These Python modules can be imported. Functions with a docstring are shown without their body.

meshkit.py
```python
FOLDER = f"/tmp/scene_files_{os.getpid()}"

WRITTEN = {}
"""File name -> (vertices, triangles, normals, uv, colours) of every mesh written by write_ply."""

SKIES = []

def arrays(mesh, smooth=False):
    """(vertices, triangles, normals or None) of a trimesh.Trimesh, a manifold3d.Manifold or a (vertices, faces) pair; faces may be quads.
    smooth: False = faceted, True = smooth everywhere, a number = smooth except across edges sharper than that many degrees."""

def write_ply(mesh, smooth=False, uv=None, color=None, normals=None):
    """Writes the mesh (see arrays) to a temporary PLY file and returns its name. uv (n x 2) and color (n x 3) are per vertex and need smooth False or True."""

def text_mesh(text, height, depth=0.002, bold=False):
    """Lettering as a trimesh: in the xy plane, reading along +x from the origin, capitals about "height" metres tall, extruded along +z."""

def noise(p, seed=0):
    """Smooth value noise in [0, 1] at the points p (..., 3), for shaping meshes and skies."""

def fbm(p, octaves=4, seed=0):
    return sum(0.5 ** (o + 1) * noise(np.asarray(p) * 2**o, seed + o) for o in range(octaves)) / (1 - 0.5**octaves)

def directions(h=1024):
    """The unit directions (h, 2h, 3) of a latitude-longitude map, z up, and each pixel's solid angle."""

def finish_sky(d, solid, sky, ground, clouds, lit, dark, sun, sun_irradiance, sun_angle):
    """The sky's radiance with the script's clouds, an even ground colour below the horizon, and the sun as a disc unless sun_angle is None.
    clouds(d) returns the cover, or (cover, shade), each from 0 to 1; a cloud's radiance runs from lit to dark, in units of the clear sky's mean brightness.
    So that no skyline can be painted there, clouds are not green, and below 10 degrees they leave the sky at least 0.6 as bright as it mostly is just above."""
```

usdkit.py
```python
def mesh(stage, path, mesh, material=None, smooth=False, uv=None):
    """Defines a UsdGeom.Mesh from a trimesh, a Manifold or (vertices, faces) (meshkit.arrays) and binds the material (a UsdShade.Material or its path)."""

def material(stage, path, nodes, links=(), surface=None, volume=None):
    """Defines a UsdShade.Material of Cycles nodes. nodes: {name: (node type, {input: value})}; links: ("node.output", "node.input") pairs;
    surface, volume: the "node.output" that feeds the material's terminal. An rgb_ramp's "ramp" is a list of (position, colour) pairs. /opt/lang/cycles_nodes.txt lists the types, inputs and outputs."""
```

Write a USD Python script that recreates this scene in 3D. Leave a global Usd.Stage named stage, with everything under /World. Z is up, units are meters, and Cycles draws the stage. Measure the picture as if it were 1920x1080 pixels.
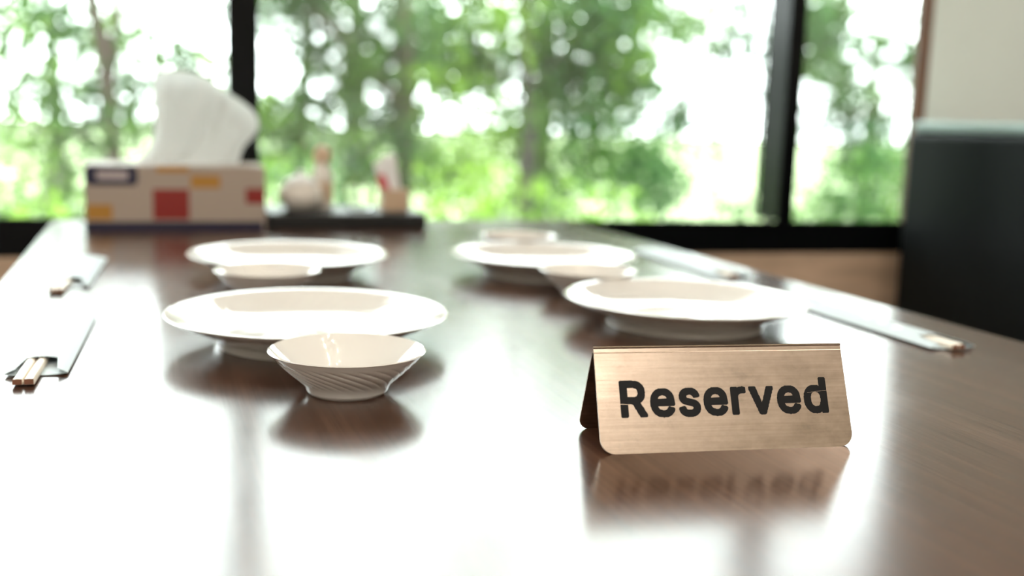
import math, numpy as np, trimesh, manifold3d as m3, usdkit, meshkit
from shapely.geometry import Polygon, box as sbox
from shapely.ops import unary_union
from shapely import affinity
from pxr import Usd, UsdGeom, UsdLux, UsdShade, Gf, Sdf

# ------------------------------------------------------------------ camera, sky, lamps, exposure
stage = Usd.Stage.CreateInMemory()
UsdGeom.SetStageUpAxis(stage, 'Z'); UsdGeom.SetStageMetersPerUnit(stage, 1.0)
UsdGeom.Xform.Define(stage, '/World'); UsdGeom.Scope.Define(stage, '/World/Looks')
T = 0.75                                                    # height of the table top
cam = UsdGeom.Camera.Define(stage, '/World/camera')
CR, CU, CF = (0.94641980, -0.32147435, 0.03072136), (0.02201956, 0.15914803, 0.98700914), (0.32218737, 0.93344852, -0.15769957)
EYE = (0.0, 0.0, T + 0.14245)
cam.AddTransformOp().Set(Gf.Matrix4d(*CR, 0, *CU, 0, *[-c for c in CF], 0, *EYE, 1))
cam.CreateHorizontalApertureAttr(36.0); cam.CreateVerticalApertureAttr(20.25)
cam.CreateFocalLengthAttr(36.994)
cam.CreateFStopAttr(4.3); cam.CreateFocusDistanceAttr(0.495)
cam.CreateClippingRangeAttr(Gf.Vec2f(0.02, 500))
cam.CreateExposureAttr(0.0)

SKY = 4.4                                                   # bright overcast daylight
def sky_light():
    d = UsdLux.DomeLight.Define(stage, '/World/sky')
    d.CreateIntensityAttr(SKY); d.CreateColorAttr(Gf.Vec3f(0.93, 1.0, 1.0))
sky_light()
LAMP = 17.0                                                  # radiance of the ceiling panels
LAMP_COLOR = (1.0, 0.97, 0.92)
BULB = 120.0                                                 # radiance of the chandelier's bulbs

# ------------------------------------------------------------------ helpers
used = {}
def numbered(parent, name):
    k = (parent, name); n = used.get(k, 0); used[k] = n + 1
    return name if n == 0 else f'{name}_{n:03d}'
def keys(p, **kw):
    for k, v in kw.items():
        if v: p.SetCustomDataByKey(k, v)
def thing(name, label, cat, loc=(0, 0, 0), rz=0.0, group=None):
    x = UsdGeom.Xform.Define(stage, '/World/' + numbered('/World', name))
    x.AddTranslateOp().Set(Gf.Vec3d(*map(float, loc)))
    if rz: x.AddRotateZOp().Set(math.degrees(rz))
    keys(x.GetPrim(), label=label, category=cat, group=group)
    return x.GetPrim()
def setting(name, label=None, cat=None):
    x = UsdGeom.Xform.Define(stage, '/World/' + name)
    keys(x.GetPrim(), kind='structure', label=label, category=cat)
    return x.GetPrim()
def obj(name, mesh, mat, parent=None, smooth=False, **kw):
    base = str(parent.GetPath()) if parent else '/World'
    m = usdkit.mesh(stage, base + '/' + numbered(base, name), mesh, mat, smooth)
    keys(m.GetPrim(), **kw)
    return m.GetPrim()
def dup(root, loc, rz, label):
    was = root.GetCustomData()
    r = thing(root.GetName(), label, was['category'], loc, rz, was.get('group'))
    r.GetReferences().AddInternalReference(root.GetPath())
    # the reference brings its own transform ops: overridden here
    x = UsdGeom.Xformable(r); x.ClearXformOpOrder()
    t = r.GetAttribute('xformOp:translate'); t.Set(Gf.Vec3d(*map(float, loc)))
    rr = r.GetAttribute('xformOp:rotateZ') or r.CreateAttribute('xformOp:rotateZ', Sdf.ValueTypeNames.Float)
    rr.Set(math.degrees(rz))
    x.SetXformOpOrder([UsdGeom.XformOp(t), UsdGeom.XformOp(rr)])
    r.SetInstanceable(True)
    return r

def tm(man):
    q = man.to_mesh(); return trimesh.Trimesh(q.vert_properties[:, :3], q.tri_verts, process=False)
def bx(x0, x1, y0, y1, z0, z1, r=0.0, seg=12):
    """box; r rounds its edges (hull of spheres)"""
    if r <= 0:
        m = trimesh.creation.box((x1 - x0, y1 - y0, z1 - z0)); m.apply_translation(((x0 + x1) / 2, (y0 + y1) / 2, (z0 + z1) / 2)); return m
    s = m3.Manifold.sphere(r, seg)
    return tm(m3.Manifold.batch_hull([s.translate((x, y, z)) for x in (x0 + r, x1 - r) for y in (y0 + r, y1 - r) for z in (z0 + r, z1 - r)]))
def cat(*ms): return trimesh.util.concatenate(list(ms))
def lathe(profile, n=96, warp=None):
    """closed profile (r, z) turned about z; warp(theta, r, z, i) -> r"""
    p = np.array(profile, float); k = len(p); th = np.linspace(0, 2 * np.pi, n, endpoint=False)
    R = np.repeat(p[None, :, 0], n, 0); Z = np.repeat(p[None, :, 1], n, 0)
    if warp is not None: R = warp(th[:, None], R, Z, np.arange(k)[None, :])
    v = np.stack([R * np.cos(th)[:, None], R * np.sin(th)[:, None], Z], -1).reshape(-1, 3)
    i = np.arange(n)[:, None] * k; j = (np.roll(np.arange(n), -1))[:, None] * k; a = np.arange(k - 1)[None, :]
    f = np.stack([i + a, j + a, j + a + 1, i + a + 1], -1).reshape(-1, 4)
    f = np.vstack([f[:, [0, 1, 2]], f[:, [0, 2, 3]]])
    m = trimesh.Trimesh(v, f, process=False)
    m.merge_vertices(); m.update_faces(m.nondegenerate_faces())
    if m.volume < 0: m.invert()
    return m
def spline(pts, n):
    """smooth curve through points"""
    from scipy.interpolate import CubicSpline
    p = np.array(pts, float); t = np.r_[0, np.cumsum(np.linalg.norm(np.diff(p, axis=0), axis=1))]
    return CubicSpline(t, p)(np.linspace(0, t[-1], n))
def tube(pts, radii, n=10):
    p = np.array(pts, float); r = np.broadcast_to(np.array(radii, float), len(p))
    d = np.gradient(p, axis=0); d /= np.linalg.norm(d, axis=1)[:, None]
    a = np.cross(d, (0.31, 0.17, 0.93) if abs(d[0, 2]) < .9 else (0.93, 0.2, 0.1)); a /= np.linalg.norm(a, axis=1)[:, None]; b = np.cross(d, a)
    th = np.linspace(0, 2 * np.pi, n, endpoint=False)
    v = (p[:, None] + r[:, None, None] * (np.cos(th)[None, :, None] * a[:, None] + np.sin(th)[None, :, None] * b[:, None])).reshape(-1, 3)
    f = []
    for i in range(len(p) - 1):
        for j in range(n):
            k = (j + 1) % n; f += [(i * n + j, i * n + k, (i + 1) * n + k), (i * n + j, (i + 1) * n + k, (i + 1) * n + j)]
    v = np.vstack([v, p[:1], p[-1:]]); c0, c1 = len(v) - 2, len(v) - 1
    for j in range(n):
        k = (j + 1) % n; f += [(c0, k, j), (c1, (len(p) - 1) * n + j, (len(p) - 1) * n + k)]
    m = trimesh.Trimesh(v, f, process=False)
    if m.volume < 0: m.invert()
    return m
def sheet(P, thick):
    """grid of points (a, b, 3) made a thin solid"""
    a, b, _ = P.shape
    du, dv = np.gradient(P, axis=0), np.gradient(P, axis=1); n = np.cross(du, dv); n /= np.maximum(np.linalg.norm(n, axis=-1, keepdims=True), 1e-12)
    v = np.vstack([(P + n * thick / 2).reshape(-1, 3), (P - n * thick / 2).reshape(-1, 3)])
    i, j = np.meshgrid(np.arange(a - 1), np.arange(b - 1), indexing='ij'); q = (i * b + j).ravel(); N = a * b
    f = [np.stack([q, q + b, q + b + 1], 1), np.stack([q, q + b + 1, q + 1], 1)]
    f += [np.stack([q + N, q + b + 1 + N, q + b + N], 1), np.stack([q + N, q + 1 + N, q + b + 1 + N], 1)]
    edge = np.r_[np.arange(b), np.arange(1, a) * b + b - 1, (a - 1) * b + np.arange(b - 2, -1, -1), np.arange(a - 2, 0, -1) * b]
    e2 = np.roll(edge, -1); f += [np.stack([edge, e2, e2 + N], 1), np.stack([edge, e2 + N, edge + N], 1)]
    m = trimesh.Trimesh(v, np.vstack(f), process=False); m.fix_normals() if False else None
    if m.volume < 0: m.invert()
    return m
def extr(poly, h):
    gs = getattr(poly, 'geoms', [poly])
    return cat(*[trimesh.creation.extrude_polygon(g, h, engine='earcut') for g in gs if g.area > 1e-12])

# ------------------------------------------------------------------ materials
def M(name, color, rough=0.5, metallic=0.0, spec=0.5, coat=0.0, noise=None, bump=None, **kw):
    """principled; noise=(scale, amount, stretch xyz): tone variation; bump=(scale, distance, stretch)"""
    nodes = {'p': ('principled_bsdf', dict(base_color=color, roughness=rough, metallic=metallic, specular_ior_level=spec, coat_weight=coat, **kw))}
    links = []
    if noise or bump: nodes['tc'] = ('texture_coordinate', {})
    if noise:
        s, amt, st = noise
        nodes['mp'] = ('mapping', {'scale': st}); nodes['n'] = ('noise_texture', {'scale': s, 'detail': 6.0, 'roughness': 0.6})
        lo = tuple(c * (1 - amt) for c in color); hi = tuple(min(1, c * (1 + amt)) for c in color)
        nodes['r'] = ('rgb_ramp', {'ramp': [(0.3, lo), (0.7, hi)]})
        links += [('tc.object', 'mp.vector'), ('mp.vector', 'n.vector'), ('n.fac', 'r.fac'), ('r.color', 'p.base_color')]
    if bump:
        s, dist, st = bump
        nodes['mb'] = ('mapping', {'scale': st}); nodes['nb'] = ('noise_texture', {'scale': s, 'detail': 4.0}); nodes['b'] = ('bump', {'strength': 1.0, 'distance': dist})
        links += [('tc.object', 'mb.vector'), ('mb.vector', 'nb.vector'), ('nb.fac', 'b.height'), ('b.normal', 'p.normal')]
    return usdkit.material(stage, '/World/Looks/' + name, nodes, links, surface='p.BSDF')

def wood_material():
    """dark walnut laminate under satin lacquer, grain along y"""
    nodes = {'tc': ('texture_coordinate', {}), 'mp': ('mapping', {'scale': (26.0, 1.1, 1.0)}), 'n': ('noise_texture', {'scale': 3.0, 'detail': 8.0, 'roughness': 0.62, 'distortion': 0.6}),
             'mq': ('mapping', {'scale': (160.0, 3.0, 1.0)}), 'n2': ('noise_texture', {'scale': 2.5, 'detail': 3.0}),
             'r': ('rgb_ramp', {'ramp': [(0.28, (0.055, 0.024, 0.014)), (0.5, (0.080, 0.036, 0.021)), (0.70, (0.108, 0.052, 0.031))]}),
             'r2': ('rgb_ramp', {'ramp': [(0.35, (0.55, 0.5, 0.48)), (0.6, (1, 1, 1))]}), 'mx': ('mix_color', {'blend_type': 'multiply', 'fac': 0.4}),
             'ms': ('mapping', {'scale': (9.0, 7.0, 1.0)}), 'ns': ('noise_texture', {'scale': 1.0, 'detail': 5.0}), 'rr': ('map_range', {'from_min': 0.3, 'from_max': 0.7, 'to_min': 0.16, 'to_max': 0.22}),
             'mb': ('mapping', {'scale': (60.0, 6.0, 1.0)}), 'nb': ('noise_texture', {'scale': 3.0, 'detail': 2.0}), 'b': ('bump', {'strength': 1.0, 'distance': 0.000012}),
             'p': ('principled_bsdf', {'specular_ior_level': 0.5, 'ior': 1.5})}
    links = [('tc.object', 'mp.vector'), ('mp.vector', 'n.vector'), ('n.fac', 'r.fac'), ('tc.object', 'mq.vector'), ('mq.vector', 'n2.vector'), ('n2.fac', 'r2.fac'),
             ('r.color', 'mx.a'), ('r2.color', 'mx.b'), ('mx.result', 'p.base_color'), ('tc.object', 'ms.vector'), ('ms.vector', 'ns.vector'), ('ns.fac', 'rr.value'), ('rr.result', 'p.roughness'),
             ('tc.object', 'mb.vector'), ('mb.vector', 'nb.vector'), ('nb.fac', 'b.height'), ('b.normal', 'p.normal')]
    return usdkit.material(stage, '/World/Looks/walnut', nodes, links, surface='p.BSDF')
def steel_material():
    """brushed sheet steel, brushed along x, with faint smudges and scratches"""
    nodes = {'tc': ('texture_coordinate', {}), 'mp': ('mapping', {'scale': (18.0, 900.0, 900.0)}), 'n': ('noise_texture', {'scale': 1.0, 'detail': 4.0}),
             'r': ('rgb_ramp', {'ramp': [(0.3, (0.42, 0.318, 0.238)), (0.7, (0.50, 0.385, 0.295))]}),
             'mq': ('mapping', {'scale': (40.0, 40.0, 60.0)}), 'n2': ('noise_texture', {'scale': 1.0, 'detail': 5.0, 'roughness': 0.6}), 'rr': ('map_range', {'from_min': 0.3, 'from_max': 0.7, 'to_min': 0.26, 'to_max': 0.36}),
             'b': ('bump', {'strength': 0.6, 'distance': 0.00003}), 'p': ('principled_bsdf', {'metallic': 1.0})}
    links = [('tc.object', 'mp.vector'), ('mp.vector', 'n.vector'), ('n.fac', 'r.fac'), ('r.color', 'p.base_color'), ('tc.object', 'mq.vector'), ('mq.vector', 'n2.vector'), ('n2.fac', 'rr.value'), ('rr.result', 'p.roughness'),
             ('n.fac', 'b.height'), ('b.normal', 'p.normal')]
    return usdkit.material(stage, '/World/Looks/brushed_steel', nodes, links, surface='p.BSDF')
def leaf_material(name, c, t):
    nodes = {'g': ('geometry', {}), 'n': ('noise_texture', {'scale': 9.0, 'detail': 1.0}), 'r': ('rgb_ramp', {'ramp': [(0.3, tuple(x * .65 for x in c)), (0.7, tuple(x * 1.35 for x in c))]}),
             'r2': ('rgb_ramp', {'ramp': [(0.3, tuple(x * .65 for x in t)), (0.7, tuple(x * 1.35 for x in t))]}),
             'p': ('principled_bsdf', {'roughness': 0.5, 'specular_ior_level': 0.15}), 't': ('translucent_bsdf', {}), 'm': ('mix_closure', {'fac': 0.5})}
    links = [('g.position', 'n.vector'), ('n.fac', 'r.fac'), ('n.fac', 'r2.fac'), ('r.color', 'p.base_color'), ('r2.color', 't.color'), ('p.BSDF', 'm.closure1'), ('t.BSDF', 'm.closure2')]
    return usdkit.material(stage, '/World/Looks/' + name, nodes, links, surface='m.closure')
def paper_material(name, c, trans=0.3, rough=0.6):
    nodes = {'p': ('principled_bsdf', {'base_color': c, 'roughness': rough}), 't': ('translucent_bsdf', {'color': c}), 'm': ('mix_closure', {'fac': trans})}
    return usdkit.material(stage, '/World/Looks/' + name, nodes, [('p.BSDF', 'm.closure1'), ('t.BSDF', 'm.closure2')], surface='m.closure')
def pane_material():
    nodes = {'t': ('transparent_bsdf', {'color': (0.97, 0.985, 0.98)}), 'g': ('glossy_bsdf', {'roughness': 0.0, 'color': (1, 1, 1)}), 'f': ('fresnel', {'IOR': 1.5}), 'm': ('mix_closure', {})}
    return usdkit.material(stage, '/World/Looks/window_glass', nodes, [('f.fac', 'm.fac'), ('t.BSDF', 'm.closure1'), ('g.BSDF', 'm.closure2')], surface='m.closure')
def lamp_material(name, c, strength):
    return usdkit.material(stage, '/World/Looks/' + name, {'e': ('emission', {'color': c, 'strength': strength})}, surface='e.emission')

WALNUT = wood_material(); STEEL = steel_material(); PANE = pane_material()
PORC = M('white_porcelain', (0.84, 0.80, 0.75), 0.08, coat=0.3)
BLACKFRAME = M('black_aluminium', (0.004, 0.0045, 0.005), 0.22, spec=0.1)
BLACKSASH = M('dark_sash', (0.02, 0.026, 0.03), 0.3)
CREAM = M('cream_plaster', (0.78, 0.85, 0.80), 0.8, noise=(3.0, 0.03, (1, 1, 1)))
WARMWALL = M('warm_plaster', (0.80, 0.745, 0.68), 0.8, noise=(2.0, 0.05, (1, 1, 1)))
CEIL = M('ceiling_paint', (0.82, 0.81, 0.79), 0.9, noise=(2.0, 0.02, (1, 1, 1)))
FLOOR = M('floor_vinyl', (0.16, 0.11, 0.08), 0.4, noise=(4.0, 0.25, (1, 8, 1)))
PANEL = M('oak_panel', (0.60, 0.42, 0.29), 0.5, noise=(6.0, 0.25, (1.2, 1.0, 9.0)))
TRIM = M('brown_trim', (0.16, 0.075, 0.04), 0.45, noise=(8.0, 0.2, (6, 6, 1)))
LEATHER = M('black_leatherette', (0.008, 0.011, 0.012), 0.42, spec=0.10, bump=(400.0, 0.0002, (1, 1, 1)))
SHEENTEAL = M('teal_sheen', (0.42, 0.58, 0.56), 0.4)  # pale reflection on the backrest top, put into the colour
INK = M('black_ink', (0.006, 0.005, 0.005), 0.45, spec=0.2)
PAPER = paper_material('sleeve_paper', (0.58, 0.645, 0.665), 0.08)
PRINTW = M('white_print', (0.80, 0.84, 0.86), 0.5)
BAMBOO = M('pale_bamboo', (0.84, 0.74, 0.62), 0.5, noise=(30.0, 0.12, (12, 1, 12)))
ENDGRAIN = M('bamboo_end_grain', (0.24, 0.10, 0.055), 0.7)
TISSUE = paper_material('white_tissue', (0.93, 0.96, 0.96), 0.38, 0.9)
CARD = M('cream_card', (0.42, 0.34, 0.28), 0.5, spec=0.3)
NAVY = M('navy_print', (0.012, 0.012, 0.04), 0.4)
OCHRE = M('ochre_print', (0.44, 0.21, 0.03), 0.4)
RED = M('red_print', (0.26, 0.016, 0.012), 0.4)
GREYPRINT = M('pale_print', (0.45, 0.38, 0.38), 0.4)
TRAY = M('black_lacquer', (0.004, 0.004, 0.004), 0.4)
IVORY = M('ivory_glaze', (0.78, 0.72, 0.64), 0.2)
BEIGE = M('beige_plastic', (0.62, 0.44, 0.29), 0.4)
SACHETW = M('white_sachet', (0.86, 0.85, 0.84), 0.4)
SACHETR = M('red_sachet', (0.62, 0.10, 0.12), 0.4)
GLASS = M('clear_glass', (1, 1, 1), 0.02, transmission_weight=1.0, ior=1.45)
BARK = M('grey_brown_bark', (0.06, 0.040, 0.030), 0.85, noise=(14.0, 0.4, (3, 3, 0.6)), bump=(30.0, 0.01, (3, 3, 0.6)))
BARK2 = M('dark_bark', (0.028, 0.022, 0.018), 0.85, noise=(14.0, 0.4, (3, 3, 0.6)), bump=(30.0, 0.01, (3, 3, 0.6)))
GRASS = M('grass_ground', (0.14, 0.19, 0.07), 0.9, noise=(2.0, 0.4, (1, 1, 1)))
PAVE = M('pale_paving', (0.45, 0.46, 0.48), 0.8, noise=(3.0, 0.15, (1, 1, 1)))
BRASS = M('brass', (0.70, 0.50, 0.25), 0.3, metallic=1.0)
WHITEMETAL = M('white_enamel', (0.8, 0.79, 0.77), 0.4)
PANELGLOW = lamp_material('panel_glow', LAMP_COLOR, LAMP)
BULBGLOW = lamp_material('bulb_glow', (1.0, 0.82, 0.6), BULB)
LEAVES = [leaf_material('lime_leaf', (0.13, 0.21, 0.03), (0.20, 0.36, 0.045)), leaf_material('green_leaf', (0.070, 0.130, 0.030), (0.105, 0.210, 0.040)), leaf_material('deep_green_leaf', (0.040, 0.085, 0.028), (0.055, 0.125, 0.040))]

# ------------------------------------------------------------------ the room, in its own frame (turned 3 degrees from the table)
ANG = math.radians(3.0)
OX, OY = 1.0, 1.462
def W(m):
    """room frame (u along the window wall, v outwards, z) -> world"""
    m = m.copy(); m.apply_transform(trimesh.transformations.rotation_matrix(-ANG, (0, 0, 1))); m.apply_translation((OX, OY, 0)); return m
def WP(u, v, z=0.0): return (OX + u * math.cos(ANG) + v * math.sin(ANG), OY - u * math.sin(ANG) + v * math.cos(ANG), z)
U0, U1, V0, H = -3.6, 1.9, -4.6, 2.7
SILL, RAILH, HEAD = T - 0.006, 0.052, 2.15
obj('floor', W(bx(U0 - .1, U1 + .1, V0 - .1, 0.12, -0.12, 0.0)), FLOOR, kind='structure', label='dark vinyl floor of the restaurant', category='floor')
obj('ceiling', W(bx(U0 - .1, U1 + .1, V0 - .1, 0.12, H, H + 0.1)), CEIL, kind='structure', label='pale ceiling of the restaurant', category='ceiling')
obj('wall_left', W(bx(U0 - .1, U0, V0, 0.0, 0.0, H)), WARMWALL, kind='structure', label='warm plaster wall on the left of the room', category='wall')
obj('wall_right', W(bx(U1, U1 + .1, V0, 0.0, 0.0, H)), WARMWALL, kind='structure', label='warm plaster wall on the right of the room', category='wall')
obj('wall_rear', W(bx(U0 - .1, U1 + .1, V0 - .1, V0, 0.0, H)), WARMWALL, kind='structure', label='warm plaster wall behind the camera', category='wall')
wb = setting('wall_back', 'cream wall to the right of the windows, oak panelling below them', 'wall')
obj('plaster', W(cat(bx(0.210, U1 + .1, 0.0, 0.018, 0.0, H), bx(U0 - .1, -2.92, 0.0, 0.12, 0.0, H), bx(-2.92, 0.212, 0.0, 0.12, HEAD, H))), CREAM, wb)
PW = 0.62
for k in range(6):
    a = 0.21 - PW * (k + 1); b = 0.21 - PW * k
    obj('panel', W(bx(max(a, -2.92) + .0015, b - .0015, 0.0, 0.02, 0.0, SILL - RAILH, 0.0015, 8)), PANEL, wb)
obj('backing', W(bx(-2.92, 0.212, 0.0201, 0.12, 0.0, SILL - RAILH)), BLACKFRAME, wb)
obj('trim_1', W(bx(0.190, 0.2095, -0.006, 0.012, SILL - RAILH, HEAD, 0.002, 8)), TRIM, kind='structure', label='narrow brown wooden trim between the right window and the cream wall', category='trim')

def window(n, u0, u1, label, frame_l, frame_r, pv=0.066):
    w = setting(f'window_{n}', label, 'window')
    zb, zt = SILL - RAILH, HEAD
    ua, ub = u0 - frame_l, u1 + frame_r                         # the sill rail slopes outwards to hide its bright reflecting top
    prof = trimesh.creation.extrude_polygon(Polygon([(0.0, zb), (0.080, zb), (0.080, SILL - .014), (0.004, SILL), (0.0, SILL - .002)]), ub - ua, engine='earcut')
    prof.apply_transform(np.array([[0, 0, 1, ua], [1, 0, 0, 0], [0, 1, 0, 0], [0, 0, 0, 1.0]]))
    obj('rail', W(prof), BLACKFRAME, w)
    obj('rail', W(bx(u0 - frame_l, u1 + frame_r, 0.0, 0.080, zt - 0.06, zt, 0.002, 8)), BLACKFRAME, w)
    if frame_l: obj('stile', W(bx(u0 - frame_l, u0, 0.0, 0.080, SILL, zt - .06, 0.002, 8)), BLACKFRAME, w)
    if frame_r: obj('stile', W(bx(u1, u1 + frame_r, 0.0, 0.080, SILL, zt - .06, 0.002, 8)), BLACKFRAME, w)
    obj('pane', W(bx(u0, u1, pv, pv + .005, SILL - .012, zt - .06)), PANE, w)
window(1, -2.9, -0.899, 'left black-framed window behind the tissue box', 0.02, 0.041)
window(2, -0.858, -0.046, 'wide middle black-framed window behind the plates', 0.0, 0.029)
window(3, -0.017, 0.216, 'narrow right black-framed window next to the cream wall', 0.0, 0.0, 0.022)

# ------------------------------------------------------------------ table
XL, XR, YN, YF = -0.1188, 0.5764, -0.42, 1.440
def tabletop():
    t = thing('dining_table', 'long dark walnut dining table with a glossy top', 'table', (0, 0, 0))
    obj('tabletop', bx(XL, XR, YN, YF, T - 0.032, T, 0.003, 12), WALNUT, t)
    for y in (-0.2, 1.2):
        obj('pedestal', bx(0.18, 0.28, y - .05, y + .05, 0.03, T - 0.032, 0.004), BLACKFRAME, t)
        obj('foot_plate', bx(0.0, 0.46, y - .07, y + .07, 0.0, 0.03, 0.004), BLACKFRAME, t)
tabletop()

# ------------------------------------------------------------------ booth bench on the right
def bench():
    t = thing('booth_bench', 'black leatherette booth bench with a high back along the right of the table', 'bench', (0, 0, 0))
    x0, x1, y0, y1 = 1.140, 1.255, -0.55, 1.40
    obj('base', bx(0.74, 1.25, y0 + .02, y1 - .02, 0.0, 0.30, 0.004), BLACKFRAME, t)
    n = 3
    for k in range(n):
        a = y0 + (y1 - y0) * k / n; b = y0 + (y1 - y0) * (k + 1) / n
        obj('seat_cushion', bx(0.70, x0 + .02, a + .001, b - .001, 0.30, 0.43, 0.025, 16), LEATHER, t, smooth=40)
    for k in range(n):
        a = y0 + (y1 - y0) * k / n; b = y0 + (y1 - y0) * (k + 1) / n
        obj('back_cushion', bx(x0, x1, a + .0004, b - .0004, 0.40, T + 0.144, 0.012, 24), LEATHER, t, smooth=40)
    obj('top_sheen', bx(x0 + .006, x1 - .006, y0, y1 - .004, T + 0.1435, T + 0.160, 0.006, 16), SHEENTEAL, t, smooth=40, label='added pale teal strip coloured as the sheen along the backrest top')  # added strip: its colour stands in for the highlight on the rounded top
bench()

# ------------------------------------------------------------------ crockery
def plate_mesh():
    R = 0.0873
    outer = spline([(0.0575, 0.0045), (0.064, 0.0085), (0.076, 0.0138), (R - .0008, 0.0190)], 14)
    inner = spline([(R - .0008, 0.0204), (0.077, 0.0162), (0.064, 0.0104), (0.055, 0.0076), (0.047, 0.0064), (0.03, 0.0060), (0.0, 0.0060)], 30)
    prof = [(0.0, 0.0030), (0.050, 0.0030), (0.0525, 0.0016), (0.0535, 0.0), (0.0562, 0.0), (0.0570, 0.002)] + [tuple(x) for x in outer] + [(R, 0.0198)] + [tuple(x) for x in inner]
    def warp(th, r, z, i):
        w = np.clip((r - 0.060) / 0.012, 0, 1) * np.clip((R - .001 - r) / 0.004, 0, 1)
        return r + 0.00016 * w * np.sin(46 * (th + (r - .06) * 9.0))
    return lathe(prof, 368, warp)
def bowl_mesh():
    R = 0.0406
    outer = spline([(0.0212, 0.0018), (0.0226, 0.0045), (0.0278, 0.0095), (0.0340, 0.0152), (R - .0007, 0.0219)], 80)
    inner = spline([(R - .0007, 0.0229), (0.0360, 0.0186), (0.0290, 0.0120), (0.0230, 0.0070), (0.014, 0.0045), (0.0, 0.0040)], 26)
    prof = [(0.0, 0.0016), (0.0165, 0.0016), (0.0178, 0.0), (0.0200, 0.0)] + [tuple(x) for x in outer] + [(R, 0.0224)] + [tuple(x) for x in inner]
    n_out = 4 + 80
    def warp(th, r, z, i):
        w = np.clip((z - 0.0055) / 0.003, 0, 1) * np.clip((0.0195 - z) / 0.003, 0, 1) * (i < n_out)
        s = np.sin(14 * (th + 66.0 * (z - .012)))
        return r + 0.00080 * w * (np.abs(s) ** 0.6 - 1)
    return lathe(prof, 544, warp)
PLATES = [((0.0920, 0.6574), 'white plate nearest on the left, behind the front sauce bowl'),
          ((0.3635, 0.6692), 'white plate just behind the steel reserved sign'),
          ((0.1146, 0.9419), 'far left white plate behind the second sauce bowl, towards the tissue box'),
          ((0.3473, 0.9171), 'far right white plate, next to the far paper chopstick sleeve')]
BOWLS = [((0.0943, 0.5315), 'small fluted white sauce bowl nearest the camera, in front of the left plate'),
         ((0.0839, 0.8235), 'small white sauce bowl between the two left plates'),
         ((0.3396, 0.7925), 'small white sauce bowl half hidden behind the plate by the reserved sign'),
         ((0.3663, 1.0444), 'farthest small white sauce bowl, behind the far right plate')]
p0 = thing('dinner_plate', PLATES[0][1], 'plate', (*PLATES[0][0], T), 0.001, 'white plates on the table')
obj('dish', plate_mesh(), PORC, p0, smooth=60)
for i, ((x, y), l) in enumerate(PLATES[1:]): dup(p0, (x, y, T), 0.7 * (i + 1), l)
b0 = thing('sauce_bowl', BOWLS[0][1], 'bowl', (*BOWLS[0][0], T), 0.001, 'white sauce bowls on the table')
obj('bowl_body', bowl_mesh(), PORC, b0, smooth=60)
for i, ((x, y), l) in enumerate(BOWLS[1:]): dup(b0, (x, y, T), 0.9 * (i + 1), l)

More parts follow.
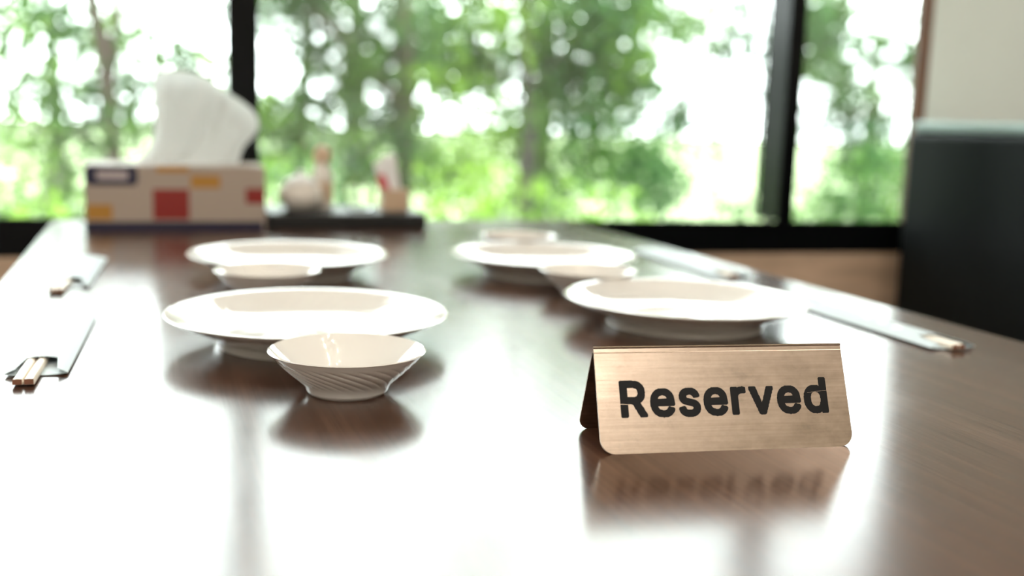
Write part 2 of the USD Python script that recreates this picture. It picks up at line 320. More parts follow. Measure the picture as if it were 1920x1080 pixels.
# ------------------------------------------------------------------ reserved sign
def letter_poly(ch, h):
    m = meshkit.text_mesh(ch, h, 0.001, bold=True)
    tris = m.triangles[m.face_normals[:, 2] > 0.9][:, :, :2]
    return unary_union([Polygon(t).buffer(1e-6) for t in tris])
def sign():
    sx, sy, phi, Hh, dep, w = 0.18251, 0.40270, -0.12576, 0.04372, 0.04010, 0.12
    t = thing('reserved_sign', 'brushed steel tent sign with the black word Reserved', 'sign', (sx, sy, T), phi)
    th = 0.0009; L = math.hypot(Hh, dep / 2); a = math.atan2(Hh, dep / 2)
    def leaf():
        c = 0.0065
        p = Polygon([(0, 0), (w, 0), (w, L), (0, L)])
        rr = unary_union([p.buffer(-c).buffer(c, quad_segs=8), sbox(0, L / 2, w, L)])
        return trimesh.creation.extrude_polygon(rr, th, engine='earcut')                       # x along, y up the slope, z thickness
    def tilt(m, back=False):
        m = m.copy()
        R = np.eye(4); e_y = np.array([0, math.cos(a), math.sin(a)]); e_z = np.array([0, -math.sin(a), math.cos(a)])
        R[:3, 0], R[:3, 1], R[:3, 2] = (1, 0, 0), e_y, e_z
        m.apply_transform(R)
        if back:
            m.apply_transform(np.diag([1, -1, 1, 1])); m.apply_translation((0, dep, 0)); m.invert()
        return m
    f = leaf(); f.apply_translation((0, 0, -th))
    obj('front_panel', tilt(f), STEEL, t)
    obj('back_panel', tilt(f, True), STEEL, t)
    r = 0.0016
    ang = np.linspace(math.pi / 2 - (math.pi / 2 - a) - math.pi / 2 + math.pi / 2, 0, 2)
    cx, cz = dep / 2, Hh - r / math.cos(a) + 0.0002
    ts = np.linspace(a - math.pi / 2, 0, 1)
    arc = [(cx - r * math.sin(q), cz + r * math.cos(q)) for q in np.linspace(a, -a, 15)]
    inn = [(cx - (r - th) * math.sin(q), cz + (r - th) * math.cos(q)) for q in np.linspace(-a, a, 15)]
    fold = trimesh.creation.extrude_polygon(Polygon(arc + inn).buffer(0), w, engine='earcut')   # (y, z) profile along x
    Rm = np.array([[0, 0, 1, 0], [1, 0, 0, 0], [0, 1, 0, 0], [0, 0, 0, 1.0]]); fold.apply_transform(Rm)
    obj('fold', fold, STEEL, t, smooth=30)
    # lettering: heavy sans, letters set apart
    cap = 0.0150; x = 0.0104; base = L * 0.345
    for k, ch in enumerate('Reserved'):
        p = letter_poly(ch, cap).buffer(0.00040, join_style=2, mitre_limit=2.0)
        x0, y0, x1, y1 = p.bounds
        p = affinity.translate(p, x - x0, base)
        if k == 0: p = p.difference(Polygon([(x - .001, base + .0052), (x + .0052, base + .0049), (x + .0052, base + .0051), (x - .001, base + .0055)]))
        if k == 7: p = p.difference(Polygon([(x + .002, base + .0084), (x + .014, base + .0096), (x + .014, base + .0098), (x + .002, base + .00855)]))
        m = extr(p, 0.00012); m.apply_translation((0, 0, -0.00002))
        obj('letter', tilt(m), INK, t)
        x += (x1 - x0) + 0.00150
    return x
SIGNX = sign()

# ------------------------------------------------------------------ chopsticks in paper sleeves
def chopstick_mesh(L):
    n = 14; prof = np.array([(-.0026, 0.0), (-.0026, .0016), (-.0019, .0030), (-.0006, .0035), (.0010, .0034), (.0021, .0026), (.0026, .0012), (.0026, 0.0)])
    y = np.array([0, .0008, L * .5, L - .0006, L]); s = np.array([.9, 1, .92, .62, .55])
    v = np.concatenate([np.c_[prof[:, 0] * k, np.full(len(prof), yy), prof[:, 1] * k + (1 - k) * .0012] for yy, k in zip(y, s)])
    k = len(prof); f = []
    for i in range(len(y) - 1):
        for j in range(k):
            q = (j + 1) % k; f += [(i * k + j, (i + 1) * k + j, (i + 1) * k + q), (i * k + j, (i + 1) * k + q, i * k + q)]
    for j in range(1, k - 1): f += [(0, j, j + 1), ((len(y) - 1) * k, (len(y) - 1) * k + j + 1, (len(y) - 1) * k + j)]
    m = trimesh.Trimesh(v, f, process=False)
    if m.volume < 0: m.invert()
    return m
def sleeve(x, y, rz, L, label, width=0.0312, out=0.021, stick_rot=0.0, stick_dx=0.0, notch=True):
    """flat paper sleeve, mouth at (x, y), running along its +y; a pair of wooden chopsticks looks out of the mouth"""
    t = thing('paper_sleeve', label, 'chopstick sleeve', (x, y, T), rz, 'paper chopstick sleeves')
    h = width / 2
    u = np.linspace(-1, 1, 25); v = np.linspace(0, 1, 21)
    def top(u, yy):
        flat = np.clip(yy / L, 0, 1)
        return 0.0016 + 0.0042 * np.clip(1 - np.abs(u) ** 2.2, 0, 1) * (1 - .45 * flat)
    P = np.zeros((25, 21, 3))
    for i, uu in enumerate(u):
        m0 = 0.0
        if notch: m0 = 0.024 * np.clip((0.66 - abs(uu)) / 0.14, 0, 1)
        yy = m0 + (L - m0) * v
        P[i, :, 0] = uu * h; P[i, :, 1] = yy; P[i, :, 2] = top(uu, yy)
    obj('front_sheet', sheet(P, 0.00025), PAPER, t, smooth=40)
    Q = np.zeros((9, 6, 3)); uu = np.linspace(-1, 1, 9); Q[:, :, 0] = (uu * h)[:, None]; Q[:, :, 1] = (L * np.linspace(0, 1, 6))[None]; Q[:, :, 2] = 0.0006 + 0.0010 * np.abs(uu)[:, None] ** 3
    obj('back_sheet', sheet(Q, 0.00025), PAPER, t, smooth=40)
    rng = np.random.default_rng(int(abs(x * 1e4)) + 5)
    for k in range(3):                                                                       # pale brushed print
        cy, cx = L * (0.27 + .10 * k), (-.15 + .12 * k) * h
        n = 12; uu = np.linspace(-.5, .5, n); ww = (0.0035 + 0.0015 * rng.random(n)) * np.sin(np.linspace(.3, 2.9, n))
        S = np.zeros((n, 5, 3)); vv = np.linspace(-1, 1, 5)
        xs = cx + uu * h * .85; ys = cy + 0.012 * uu + 0.003 * np.sin(uu * 9 + k)
        S[:, :, 0] = xs[:, None]; S[:, :, 1] = ys[:, None] + ww[:, None] * vv[None]; S[:, :, 2] = top(S[:, :, 0] / h, S[:, :, 1]) + 0.00022
        obj('print_mark', sheet(S, 0.0001), PRINTW, t, smooth=40)
    c = thing('chopsticks', label.replace('paper sleeve', 'pair of pale wooden chopsticks in the paper sleeve') if False else CHOPL[label], 'chopsticks', (0, 0, 0), 0, 'chopsticks in paper sleeves')
    x2 = UsdGeom.Xformable(c); x2.ClearXformOpOrder()
    ca, sa = math.cos(rz), math.sin(rz); lx, ly = stick_dx, -out
    c.GetAttribute('xformOp:translate').Set(Gf.Vec3d(x + lx * ca - ly * sa, y + lx * sa + ly * ca, T + 0.00125))
    r = c.CreateAttribute('xformOp:rotateZ', Sdf.ValueTypeNames.Float); r.Set(math.degrees(rz + stick_rot))
    x2.SetXformOpOrder([UsdGeom.XformOp(c.GetAttribute('xformOp:translate')), UsdGeom.XformOp(r)])
    for s in (-1, 1):
        m = chopstick_mesh(L + out - 0.012)
        if s > 0: m.apply_transform(np.diag([-1, 1, 1, 1.0])); m.invert()
        m.apply_translation((s * 0.00275, 0, 0))
        st = obj('stick', m, BAMBOO, c, smooth=30)
        eg = bx(s * 0.00275 - .0022, s * 0.00275 + .0022, -.0003, .0002, .0003, .0030); obj('end_grain', eg, ENDGRAIN, c)
CHOPL = {}
def sl(label, clabel, *a, **k): CHOPL[label] = clabel; sleeve(*a[:4], label, *a[4:], **k)
sl('front left paper chopstick sleeve lying along the table edge', 'pale wooden chopsticks poking out of the front left paper sleeve', -0.0602, 0.5960, -0.045, 0.165, out=0.0225, stick_dx=-0.003)
sl('far left paper chopstick sleeve beyond the front left one', 'pale wooden chopsticks poking out of the far left paper sleeve', -0.0640, 0.8905, -0.045, 0.168, out=0.028, stick_rot=-.02, stick_dx=-0.006)
sl('front right paper chopstick sleeve beside the plate near the sign', 'wooden chopsticks tips at the mouth of the front right paper sleeve', 0.5050, 0.5555, -0.012, 0.20, out=0.0050, stick_dx=0.000, width=0.036)
sl('far right paper chopstick sleeve near the table edge beside the far plate', 'wooden chopsticks tips at the mouth of the far right paper sleeve', 0.5220, 0.8690, -0.04, 0.20, out=0.003, width=0.040)

# ------------------------------------------------------------------ tissue box
def tissue_box():
    x0, x1, y0, y1, h = -0.0735, 0.1315, 1.312, 1.422, 0.0765
    t = thing('tissue_box', 'cream cardboard tissue box with navy, ochre and red printed blocks', 'tissue box', (x0, y0, T))
    w, d = x1 - x0, y1 - y0
    slot = affinity.scale(Polygon([(.5 * w + .075 * math.cos(q), .5 * d + .024 * math.sin(q)) for q in np.linspace(0, 2 * np.pi, 40)[:-1]]), 1, 1)
    body = bx(0, w, 0, d, 0, h - .0006, 0.0012, 8)
    lid = trimesh.creation.extrude_polygon(sbox(.0006, .0006, w - .0006, d - .0006).difference(slot), 0.0006, engine='earcut'); lid.apply_translation((0, 0, h - .0006))
    obj('carton', body, CARD, t); obj('top_panel', lid, CARD, t)
    e = 0.00025
    def pr(name, mat, a, b, c, dd, shape=None):
        obj(name, bx(w * a, w * b, -e, .0002, h * c, h * dd), mat, t)
    pr('base_stripe', NAVY, 0.0, .985, 0.0, .135)
    lz = sbox(w * .006, h * .69, w * .285, h * .985).buffer(-.006).buffer(.006)
    m = trimesh.creation.extrude_polygon(lz, e, engine='earcut'); m.apply_transform(trimesh.transformations.rotation_matrix(math.pi / 2, (1, 0, 0))); plaque = obj('logo_plaque', m, NAVY, t)
    lt = sbox(w * .065, h * .775, w * .235, h * .915).buffer(-.003).buffer(.003)
    m = trimesh.creation.extrude_polygon(lt, e, engine='earcut'); m.apply_transform(trimesh.transformations.rotation_matrix(math.pi / 2, (1, 0, 0))); m.apply_translation((0, -e, 0)); obj('logo_print', m, GREYPRINT, plaque)
    pr('ochre_block', OCHRE, .008, .145, .165, .40)
    pr('ochre_block', OCHRE, .385, .565, .90, .995)
    pr('ochre_block', OCHRE, .575, .74, .66, .86)
    pr('red_block', RED, .365, .565, .165, .64)
    pr('red_block', RED, .885, .999, .42, .66)
    # the tissue: a folded sheet standing out of the slot
    ts = thing('tissue', 'white paper tissue pulled up out of the tissue box', 'tissue', (0, 0, T))
    left = spline([(-0.034, .0755), (-0.014, .081), (0.001, .102), (0.0045, .145), (0.0065, .1835)], 40)
    right = spline([(0.104, .0755), (0.106, .084), (0.112, .098), (0.128, .1195), (0.1285, .1235)], 40)
    topc = spline([(0.0065, .1835), (0.0335, .1880), (0.0663, .1815), (0.0947, .1620), (0.1270, .1340), (0.1285, .1235)], 60)
    nu, nv = 60, 40; U = np.linspace(0, 1, nu); V = np.linspace(0, 1, nv)
    def layer(dy, ph, amp, sc):
        P = np.zeros((nu, nv, 3))
        bot = np.c_[-.034 + (.104 + .034) * U, np.full(nu, .0755)]
        for i, uu in enumerate(U):
            for j, vv in enumerate(V):
                l, r = left[j], right[j]
                q = (1 - uu) * l + uu * r + (1 - vv) * bot[i] + vv * topc[min(i, 59)] - ((1 - uu) * (1 - vv) * bot[0] + uu * (1 - vv) * bot[-1] + (1 - uu) * vv * topc[0] + uu * vv * topc[-1])
                cx = .055; xx = cx + (q[0] - cx) * sc
                fold = amp * (.35 + .65 * vv) * (math.sin(uu * 13 + ph + 1.5 * vv) + .35 * math.sin(uu * 27 + 2 * ph - 2 * vv))
                P[i, j] = (xx, 1.367 + dy * (0.4 + vv) + fold + .012 * vv * math.sin(3 * uu + ph), .002 + (q[1] - .074) * (sc if sc == 1 else sc * .97) + .074)
        return P
    obj('ply', sheet(layer(-.004, .4, .0042, 1.0), .0002), TISSUE, ts, smooth=60)
    obj('ply', sheet(layer(.008, 2.1, .005, .93), .0002), TISSUE, ts, smooth=60)
tissue_box()

# ------------------------------------------------------------------ condiments on the black tray
def condiments():
    tz = T + 0.020
    obj('condiment_tray', cat(bx(.1345, .334, 1.310, 1.432, T, tz, 0.002, 8)), TRAY, label='low black lacquered tray under the condiments at the window', category='tray')
    j = thing('sugar_jar', 'round ivory lidded jar on the black tray, right of the tissue box', 'jar', (.181, 1.366, tz))
    body = [(0, 0), (.016, 0), (.0175, .001)] + [tuple(p) for p in spline([(.0185, .0025), (.0265, .012), (.0278, .020), (.024, .030), (.0195, .034)], 20)] + [(.0185, .0345), (0, .0345)]
    obj('jar_body', lathe(body, 64), IVORY, j, smooth=50)
    lid = [(0, .0345), (.0205, .0345), (.0210, .0355)] + [tuple(p) for p in spline([(.0200, .0370), (.013, .0420), (.0045, .0440)], 10)] + [(.0042, .0455), (.0055, .048), (.0045, .0505), (0, .0512)]
    obj('lid', lathe(lid, 64), SACHETW, j, smooth=50)
    b = thing('sauce_bottle', 'slim white bottle with a beige cap standing behind the ivory jar', 'bottle', (.2135, 1.402, tz))
    bb = [(0, 0), (.0130, 0), (.0142, .0012), (.0142, .040)] + [tuple(p) for p in spline([(.0140, .042), (.0115, .050), (.0085, .056)], 8)] + [(.0085, .060), (0, .060)]
    obj('bottle_body', lathe(bb, 48), IVORY, b, smooth=50)
    cp = [(0, .060), (.0118, .060), (.0122, .061), (.0118, .073)] + [tuple(p) for p in spline([(.0110, .0755), (.006, .0800), (.0035, .0815)], 6)] + [(0, .082)]
    obj('cap', lathe(cp, 48), BEIGE, b, smooth=50)
    lb = [(.0143, .010), (.0146, .0102), (.0146, .034), (.0143, .0342)]
    obj('label_band', lathe(lb + [lb[0]], 48), BEIGE, b, smooth=50)
    g = thing('glass_tumbler', 'short clear glass between the bottle and the sachet caddy', 'glass', (.2590, 1.372, tz))
    gp = [(0, 0), (.0150, 0), (.0165, .0012), (.0195, .031), (.0190, .0318), (.0182, .031), (.0155, .004), (.0140, .003), (0, .003)]
    obj('tumbler', lathe(gp, 64), GLASS, g, smooth=40)
    c = thing('sachet_caddy', 'small square beige caddy holding sachets, at the right end of the tray', 'caddy', (.303, 1.372, tz))
    hw, hd, hh, wl = .0175, .015, .0275, .0018
    obj('tub', cat(bx(-hw, hw, -hd, -hd + wl, 0, hh, .0006, 8), bx(-hw, hw, hd - wl, hd, 0, hh, .0006, 8), bx(-hw, -hw + wl, -hd + wl, hd - wl, 0, hh), bx(hw - wl, hw, -hd + wl, hd - wl, 0, hh), bx(-hw + wl, hw - wl, -hd + wl, hd - wl, 0, .002)), BEIGE, c)
    def sachet(mat, dx, dy, lean, hgt, wid, label):
        P = np.zeros((9, 9, 3)); q = np.linspace(-1, 1, 9)
        P[:, :, 0] = q[:, None] * wid / 2; P[:, :, 2] = ((q[None] + 1) / 2) * hgt
        bulge = .0018 * (1 - q[:, None] ** 4) * (1 - q[None] ** 4)
        f = P.copy(); f[:, :, 1] = -bulge - .0002; bk = P.copy(); bk[:, :, 1] = bulge + .0002
        v = np.vstack([f.reshape(-1, 3), bk.reshape(-1, 3)])
        s1, s2 = sheet(f, .0002), sheet(bk, .0002)
        m = cat(s1, s2); m.apply_transform(trimesh.transformations.rotation_matrix(lean, (0, 1, 0)))
        s = thing('sachet', label, 'sachet', (.303 + dx, 1.372 + dy, tz + .0042), 0, 'sachets in the caddy')
        obj('packet', m, mat, s, smooth=50)
    sachet(SACHETW, .0045, .0060, -.16, .068, .020, 'tall white sachet at the back of the beige caddy')
    sachet(SACHETW, -.001, .0015, -.30, .062, .016, 'white sachet leaning left in the beige caddy')
    sachet(SACHETR, -.0040, -.0045, -.34, .044, .012, 'red sachet leaning left in the beige caddy')
condiments()

# ------------------------------------------------------------------ lamps of the room
def panel_lamp(u, v, label):
    t = thing('ceiling_light', label, 'ceiling light', WP(u, v, H), -ANG, 'ceiling panel lights')
    obj('frame', cat(bx(-.32, .32, -.32, -.30, -.03, 0), bx(-.32, .32, .30, .32, -.03, 0), bx(-.32, -.30, -.30, .30, -.03, 0), bx(.30, .32, -.30, .30, -.03, 0)), WHITEMETAL, t)
    obj('diffuser', bx(-.30, .30, -.30, .30, -.022, -.001), PANELGLOW, t)
panel_lamp(-2.0, -3.6, 'square ceiling panel light at the rear left of the room')
panel_lamp(-0.3, -3.6, 'square ceiling panel light at the rear right of the room')
panel_lamp(-2.0, -2.2, 'square ceiling panel light in the middle left of the room')
panel_lamp(0.6, -2.2, 'square ceiling panel light in the middle right of the room')
def chandelier():
    t = thing('chandelier', 'brass chandelier with seven small bulbs hanging over the table, above the picture', 'chandelier', (0.50, 0.34, H))
    obj('canopy', lathe([(0, -.001), (.05, -.001), (.05, -.012), (.012, -.03), (0, -.03)], 32), BRASS, t, smooth=40)
    obj('stem', tube([(0, 0, -.02), (0, 0, -.2), (0, 0, -.36)], .006), BRASS, t, smooth=40)
    for k in range(7):
        a = 2 * math.pi * k / 7 + .3; R = .15 + .10 * ((k * 3) % 4) / 3; z = -.44 - .05 * ((k * 5) % 3)
        ar = obj('arm', tube([(0, 0, -.34), (R * .5 * math.cos(a), R * .5 * math.sin(a), -.38), (R * math.cos(a), R * math.sin(a), z)], .004), BRASS, t, smooth=40)
        s = trimesh.creation.icosphere(3, .017); s.apply_scale((1, 1, 1.25)); s.apply_translation((R * math.cos(a), R * math.sin(a), z - .024))
        obj('bulb', s, BULBGLOW, ar, smooth=True)
chandelier()

# ------------------------------------------------------------------ outside
obj('ground', bx(-40, 60, 1.7, 90, -0.30, -0.15), GRASS, kind='structure', label='grass ground outside the windows', category='ground')
GZ = -0.15
def leaf_mesh(c, n_axis, size, rng):
    """n folded leaves: centres c (n,3)"""
    n = len(c); L = size * rng.uniform(.75, 1.25, n); Wd = L * rng.uniform(.42, .6, n)
    az = rng.uniform(0, 2 * np.pi, n); el = rng.normal(-.35, .5, n)
    d = np.stack([np.cos(el) * np.cos(az), np.cos(el) * np.sin(az), np.sin(el)], 1)
    up = rng.normal(0, .55, (n, 3)) + (0, 0, 1.0); s = np.cross(d, up); s /= np.linalg.norm(s, axis=1)[:, None]; nn = np.cross(s, d)
    L, Wd = L[:, None], Wd[:, None]
    P = np.stack([c - d * L / 2, c - d * L * .08 + s * Wd / 2 + nn * Wd * .18, c - d * L * .08 - s * Wd / 2 + nn * Wd * .18, c + d * L / 2 - nn * L * .12, c - d * L * .02], 1)
    o = np.arange(n)[:, None] * 5
    f = np.concatenate([o + np.array(q)[None] for q in ((0, 4, 1), (0, 2, 4), (1, 4, 3), (2, 3, 4))])
    return trimesh.Trimesh(P.reshape(-1, 3), f, process=False)
def clump_points(rng, x, y, z, r, od, size, depth=1.6):
    area = math.pi * r * r; n = max(8, int(1.65 * od * area / (size * size * .5 * .40)))
    q = rng.normal(0, .55, (n, 3)); return np.array([x, y, z]) + q * np.array([r, r * depth, r])
def tree(name, label, paths, clumps, Y, size, seed, bark, ks=True, extra=(), grp='trees outside the windows', cat_='tree'):
    rng = np.random.default_rng(seed)
    t = thing(name, label, cat_, (paths[0][0][0][0], paths[0][0][0][1], GZ), 0, grp)
    off = -np.array([paths[0][0][0][0], paths[0][0][0][1], GZ])
    for k, (pts, r0, r1) in enumerate(paths):
        p = spline(pts, 16); m = tube(p, np.linspace(r0, r1, 16), 10); m.apply_translation(off)
        obj('trunk' if k == 0 else 'branch', m, bark, t, smooth=50)
    by = {0: [], 1: [], 2: []}
    for (x, z, r, od, tone) in clumps: by[tone].append(clump_points(rng, x, Y + rng.normal(.16, .12), z, r, od, size))
    for (x, y, z, r, od, tone) in extra: by[tone].append(clump_points(rng, x, y, z, r, od, size))
    for tone, ps in by.items():
        if ps:
            m = leaf_mesh(np.vstack(ps), 0, size, rng); m.apply_translation(off)
            obj('foliage', m, LEAVES[tone], t, kind='stuff')
CLUMPS = {
    'A': (4.2, [(-0.44, 1.18, 0.155, 0.9, 0), (-0.38, 1.02, 0.142, 0.7, 0), (-0.47, 0.85, 0.155, 0.6, 1), (-0.35, 0.83, 0.155, 0.8, 1), (-0.17, 0.95, 0.142, 1.5, 2), (-0.14, 0.82, 0.142, 1.6, 2), (-0.41, 0.7, 0.155, 0.7, 0), (-0.26, 0.72, 0.129, 0.8, 2), (-0.01, 1.15, 0.116, 0.4, 1), (0.0, 1.0, 0.103, 0.8, 1), (0.25, 1.05, 0.09, 1.5, 0), (0.22, 1.24, 0.103, 0.6, 1), (-0.27, 1.21, 0.129, 0.8, 1), (-0.08, 0.84, 0.116, 1.2, 1), (0.1, 1.25, 0.129, 0.2, 1)]),
    'B': (5.0, [(0.64, 1.33, 0.138, 1.3, 2), (0.78, 1.19, 0.153, 2.0, 2), (0.85, 1.37, 0.153, 1.4, 1), (1.05, 1.31, 0.169, 1.9, 2), (1.23, 1.37, 0.153, 2.0, 1), (1.36, 1.17, 0.138, 1.3, 2), (0.75, 0.95, 0.169, 1.6, 2), (0.6, 0.9, 0.153, 1.2, 1), (0.6, 0.73, 0.138, 1.3, 2), (0.78, 0.78, 0.138, 1.6, 1), (1.0, 1.14, 0.153, 2.0, 1), (1.18, 1.14, 0.169, 2.2, 2), (1.11, 0.94, 0.169, 2.0, 2), (1.1, 0.74, 0.153, 1.6, 2), (0.98, 0.81, 0.123, 0.8, 2), (0.53, 1.11, 0.092, 0.7, 1), (0.9, 0.68, 0.123, 0.8, 1), (0.58, 0.58, 0.138, 0.8, 1), (1.26, 0.82, 0.123, 0.7, 1)]),
    'C': (3.8, [(1.14, 1.21, 0.117, 0.9, 1), (1.12, 1.01, 0.117, 1.2, 0), (1.24, 1.08, 0.105, 0.8, 1), (1.46, 1.05, 0.117, 1.5, 2), (1.47, 1.21, 0.117, 1.6, 1), (1.59, 1.11, 0.14, 2.2, 2), (1.69, 1.26, 0.128, 1.8, 0), (1.53, 0.89, 0.128, 1.4, 2), (1.66, 0.95, 0.128, 2.2, 1), (1.67, 0.77, 0.128, 1.8, 1), (1.74, 1.12, 0.117, 1.8, 0), (1.89, 1.29, 0.105, 1.2, 1), (1.36, 1.28, 0.117, 1.3, 1), (1.21, 0.84, 0.105, 0.6, 0), (1.47, 0.72, 0.117, 1.0, 1), (1.13, 0.76, 0.105, 1.0, 0), (1.81, 0.75, 0.093, 1.0, 2), (1.82, 0.96, 0.082, 0.7, 2), (1.29, 0.94, 0.105, 0.8, 1), (2.01, 1.32, 0.093, 0.7, 1)]),
    'D': (4.5, [(2.49, 1.33, 0.124, 0.8, 1), (2.7, 1.26, 0.11, 0.9, 2), (2.68, 1.04, 0.11, 0.9, 2), (2.57, 0.96, 0.097, 0.5, 2), (2.35, 0.89, 0.069, 0.8, 1), (2.73, 0.81, 0.11, 0.6, 2), (2.77, 1.42, 0.124, 1, 1), (3.28, 1.49, 0.11, 1.0, 1), (3.59, 1.2, 0.11, 1.0, 2), (3.21, 0.93, 0.11, 0.5, 2), (3.45, 1.04, 0.124, 1.0, 2), (3.57, 0.94, 0.124, 1.6, 2), (3.65, 0.7, 0.124, 1.6, 2), (3.51, 0.78, 0.11, 1.0, 2), (3.67, 0.5, 0.11, 1.6, 2), (3.09, 1.18, 0.11, 0.5, 1), (3.05, 1.36, 0.083, 0.4, 1)]),
}

def crown(seed, x, y, z0, z1, rad, n, od, tones):
    rng = np.random.default_rng(seed); out = []
    for k in range(n):
        a = rng.uniform(0, 2 * np.pi); rr = rad * math.sqrt(rng.random()); out.append((x + rr * math.cos(a), y + .5 * rr * math.sin(a), rng.uniform(z0, z1), rng.uniform(.14, .26), od * rng.uniform(.5, 1.5), int(rng.choice(tones))))
    return out
def airy(seed, x0, x1, z0, z1, y, od, tones):
    """loose twigs of leaves spread through a tree's crown, denser here and there"""
    rng = np.random.default_rng(seed + 50); out = []; r = .12
    for k in range(int((x1 - x0) * (z1 - z0) / (r * r * 2.2))):
        x, z = rng.uniform(x0, x1), rng.uniform(z0, z1)
        out.append((x, y + rng.normal(.2, .22), z, r * rng.uniform(.7, 1.4), od * rng.gamma(4.0, .25), int(rng.choice(tones))))
    return out
Y, C = CLUMPS['A']; C = [(x, z, r, .65 * od, k) for x, z, r, od, k in C]
tree('tree', 'tree with a forked brown trunk behind the left window, above the tissue box', [([(-.14, Y, GZ), (-.133, Y, .4), (-.129, Y, .64), (-.136, Y, .856), (-.146, Y, 1.03), (-.173, Y, 1.2), (-.21, Y, 1.36), (-.3, Y + .1, 2.4)], .036, .018), ([(-.138, Y, .98), (-.122, Y, 1.09), (-.105, Y, 1.2), (-.06, Y, 1.5), (.15, Y, 2.3)], .02, .010), ([(-.13, Y, .7), (-.22, Y, .78), (-.36, Y, .80), (-.6, Y - .1, .92)], .010, .004)], C, Y, .046, 11, BARK, extra=crown(1, -.5, Y, 2.0, 2.7, 1.1, 12, .16, (0, 1, 1)) + airy(1, -.8, .42, .45, 1.95, Y, .50, (0, 1, 2, 2)))
Y, C = CLUMPS['B']; C = [(x, z, r, .62 * od, k) for x, z, r, od, k in C]
tree('tree', 'dark leafy tree with a thick greyish trunk behind the left half of the middle window', [([(1.13, Y, GZ), (1.14, Y, .376), (1.148, Y, .685), (1.158, Y, .94), (1.16, Y, 1.14), (1.10, Y, 1.6), (1.0, Y, 2.6)], .062, .03), ([(1.15, Y, .9), (1.0, Y, 1.1), (.84, Y, 1.25), (.6, Y, 1.5)], .025, .01), ([(1.158, Y, 1.05), (1.3, Y, 1.22), (1.5, Y, 1.5)], .02, .01), ([(.62, Y + .4, GZ), (.70, Y + .4, .6), (.74, Y + .4, 1.1), (.8, Y + .3, 1.9)], .05, .02)], C, Y, .050, 12, BARK, extra=crown(2, .9, Y, 2.0, 3.0, 1.0, 14, .16, (0, 1, 2)) + airy(2, .38, 1.5, .5, 2.1, Y, 1.0, (0, 1, 2, 2)))
Y, C = CLUMPS['C']; C = [(x, z, r, .75 * od, k) for x, z, r, od, k in C]
tree('tree', 'slender tree with a straight dark trunk in the centre of the middle window', [([(1.35, Y, GZ), (1.351, Y, .5), (1.351, Y, .683), (1.361, Y, .844), (1.349, Y, 1.04), (1.331, Y, 1.26), (1.36, Y, 2.4)], .033, .016), ([(1.35, Y, 1.0), (1.46, Y, 1.12), (1.62, Y, 1.25), (1.9, Y, 1.5)], .012, .006), ([(1.36, Y, .9), (1.25, Y, 1.05), (1.12, Y, 1.2)], .009, .005)], C, Y, .042, 13, BARK2, extra=crown(3, 1.5, Y, 2.0, 2.6, .8, 12, .16, (0, 1, 1)) + airy(3, 1.02, 1.95, .45, 1.9, Y, 1.0, (0, 1, 2, 2)))
Y, C = CLUMPS['D']; C = [(x, z, r, 1.4 * od, k) for x, z, r, od, k in C]
tree('tree', 'thin-leaved tree behind the right window and the right end of the middle one', [([(2.88, Y, GZ), (2.875, Y, .43), (2.84, Y, 1.0), (2.81, Y, 1.5), (2.9, Y, 2.6)], .03, .014), ([(2.86, Y, .7), (3.1, Y, .85), (3.4, Y, 1.0), (3.7, Y, 1.25)], .012, .005), ([(2.84, Y, 1.0), (2.68, Y, 1.1), (2.45, Y, 1.3)], .010, .004)], C, Y, .046, 14, BARK2, extra=crown(4, 3.0, Y, 2.0, 2.7, 1.0, 11, .16, (1, 2)) + airy(4, 2.15, 2.8, .45, 1.9, Y, .8, (1, 2, 2)) + airy(6, 3.0, 3.9, .45, 1.9, Y, .85, (1, 2, 2)))
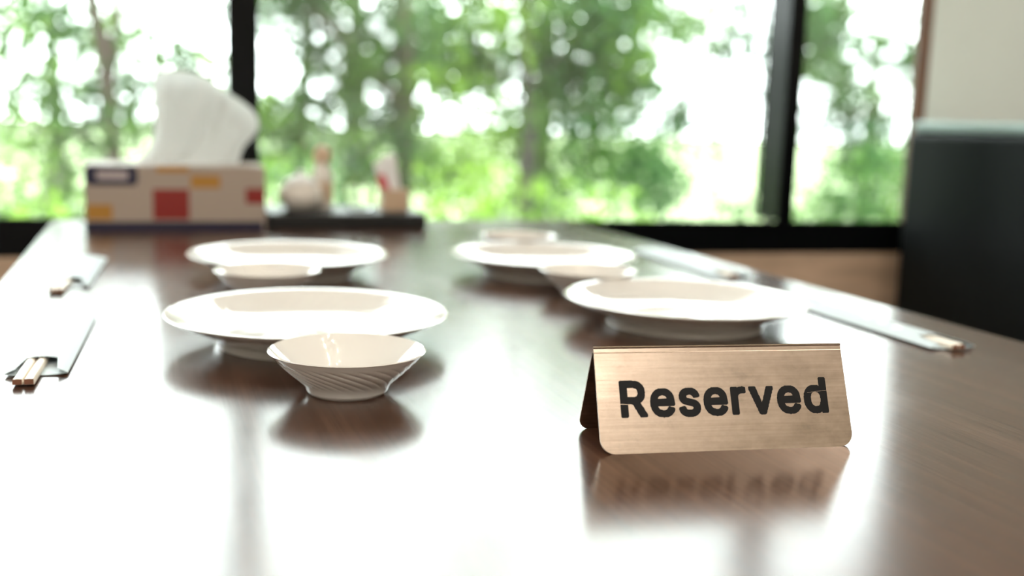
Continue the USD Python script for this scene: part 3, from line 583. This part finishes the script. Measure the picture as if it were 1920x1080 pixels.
def shrub(label, x, y, w, h, od, size, seed, tones):
    rng = np.random.default_rng(seed)
    t = thing('shrub', label, 'shrub', (x, y, GZ), 0, 'shrubs outside the windows')
    for k in range(5):
        a = rng.uniform(-1, 1); obj('stem', tube(spline([(0, 0, -.002), (a * w * .3, 0, h * .4), (a * w * .7, rng.uniform(-.1, .1), h * .85)], 6), np.linspace(.012, .004, 6), 6), BARK, t)
    for tone in tones:
        n = int(od / len(tones) * w * 2 * h / (size * size * .18))
        c = np.stack([rng.normal(0, w * .55, n), rng.normal(0, .18, n), h * np.clip(rng.beta(2.2, 1.4, n), 0, 1)], 1)
        obj('foliage', leaf_mesh(c, 0, size, rng), LEAVES[tone], t, kind='stuff')
shrub('low pale green shrub at the bottom of the left window', -.30, 3.1, .32, .80, .6, .05, 21, (0, 1))
shrub('lime green shrub at the bottom of the middle window, left of the slender trunk', .95, 3.1, .15, .90, 1.0, .045, 22, (0,))
shrub('mid green shrub at the bottom of the middle window, right of the slender trunk', 1.31, 3.1, .16, .86, .8, .045, 23, (0, 1))
shrub('dark green shrub behind the condiments on the tray', .45, 3.2, .14, .94, .7, .045, 24, (1, 2))
shrub('dark green shrub at the bottom of the narrow right window', 2.74, 3.3, .10, 1.05, 1.0, .04, 25, (2, 1))
def far_tree(label, x, y, h, rad, od, seed, tones, size=.13):
    rng = np.random.default_rng(seed)
    t = thing('tree', label, 'tree', (x, y, GZ), 0, 'trees outside the windows')
    obj('trunk', tube(spline([(0, 0, -.002), (.05, 0, h * .3), (0, 0, h * .85)], 8), np.linspace(.12, .04, 8), 8), BARK2, t, smooth=50)
    n = int(od * 2 * rad * h / (size * size * .18)); c = rng.normal(0, 1, (n, 3)); c /= np.linalg.norm(c, axis=1)[:, None]
    c *= (rng.random(n) ** .45)[:, None]; c = c * (rad, rad, h * .48) + (0, 0, h * .54)
    keep = meshkit.noise(c * 2.2 + seed, seed) > .36; c = c[keep]; half = rng.random(len(c)) < .5
    for k, tone in enumerate(tones): obj('foliage', leaf_mesh(c[half == bool(k)], 0, size, rng), LEAVES[tone], t, kind='stuff')
far_tree('distant pale tree seen through the gaps left of the thick trunk', 1.6, 9.0, 3.6, 1.0, .4, 31, (1, 2))
far_tree('distant green tree seen through the gaps right of the slender trunk', 3.5, 9.5, 3.9, 1.3, .45, 32, (0, 1))
far_tree('distant tree seen low in the left window', -.9, 11.0, 2.3, 1.5, .4, 33, (1, 2))
far_tree('distant dark tree seen in the narrow right window', 8.0, 10.5, 2.6, .9, .4, 34, (2, 1))
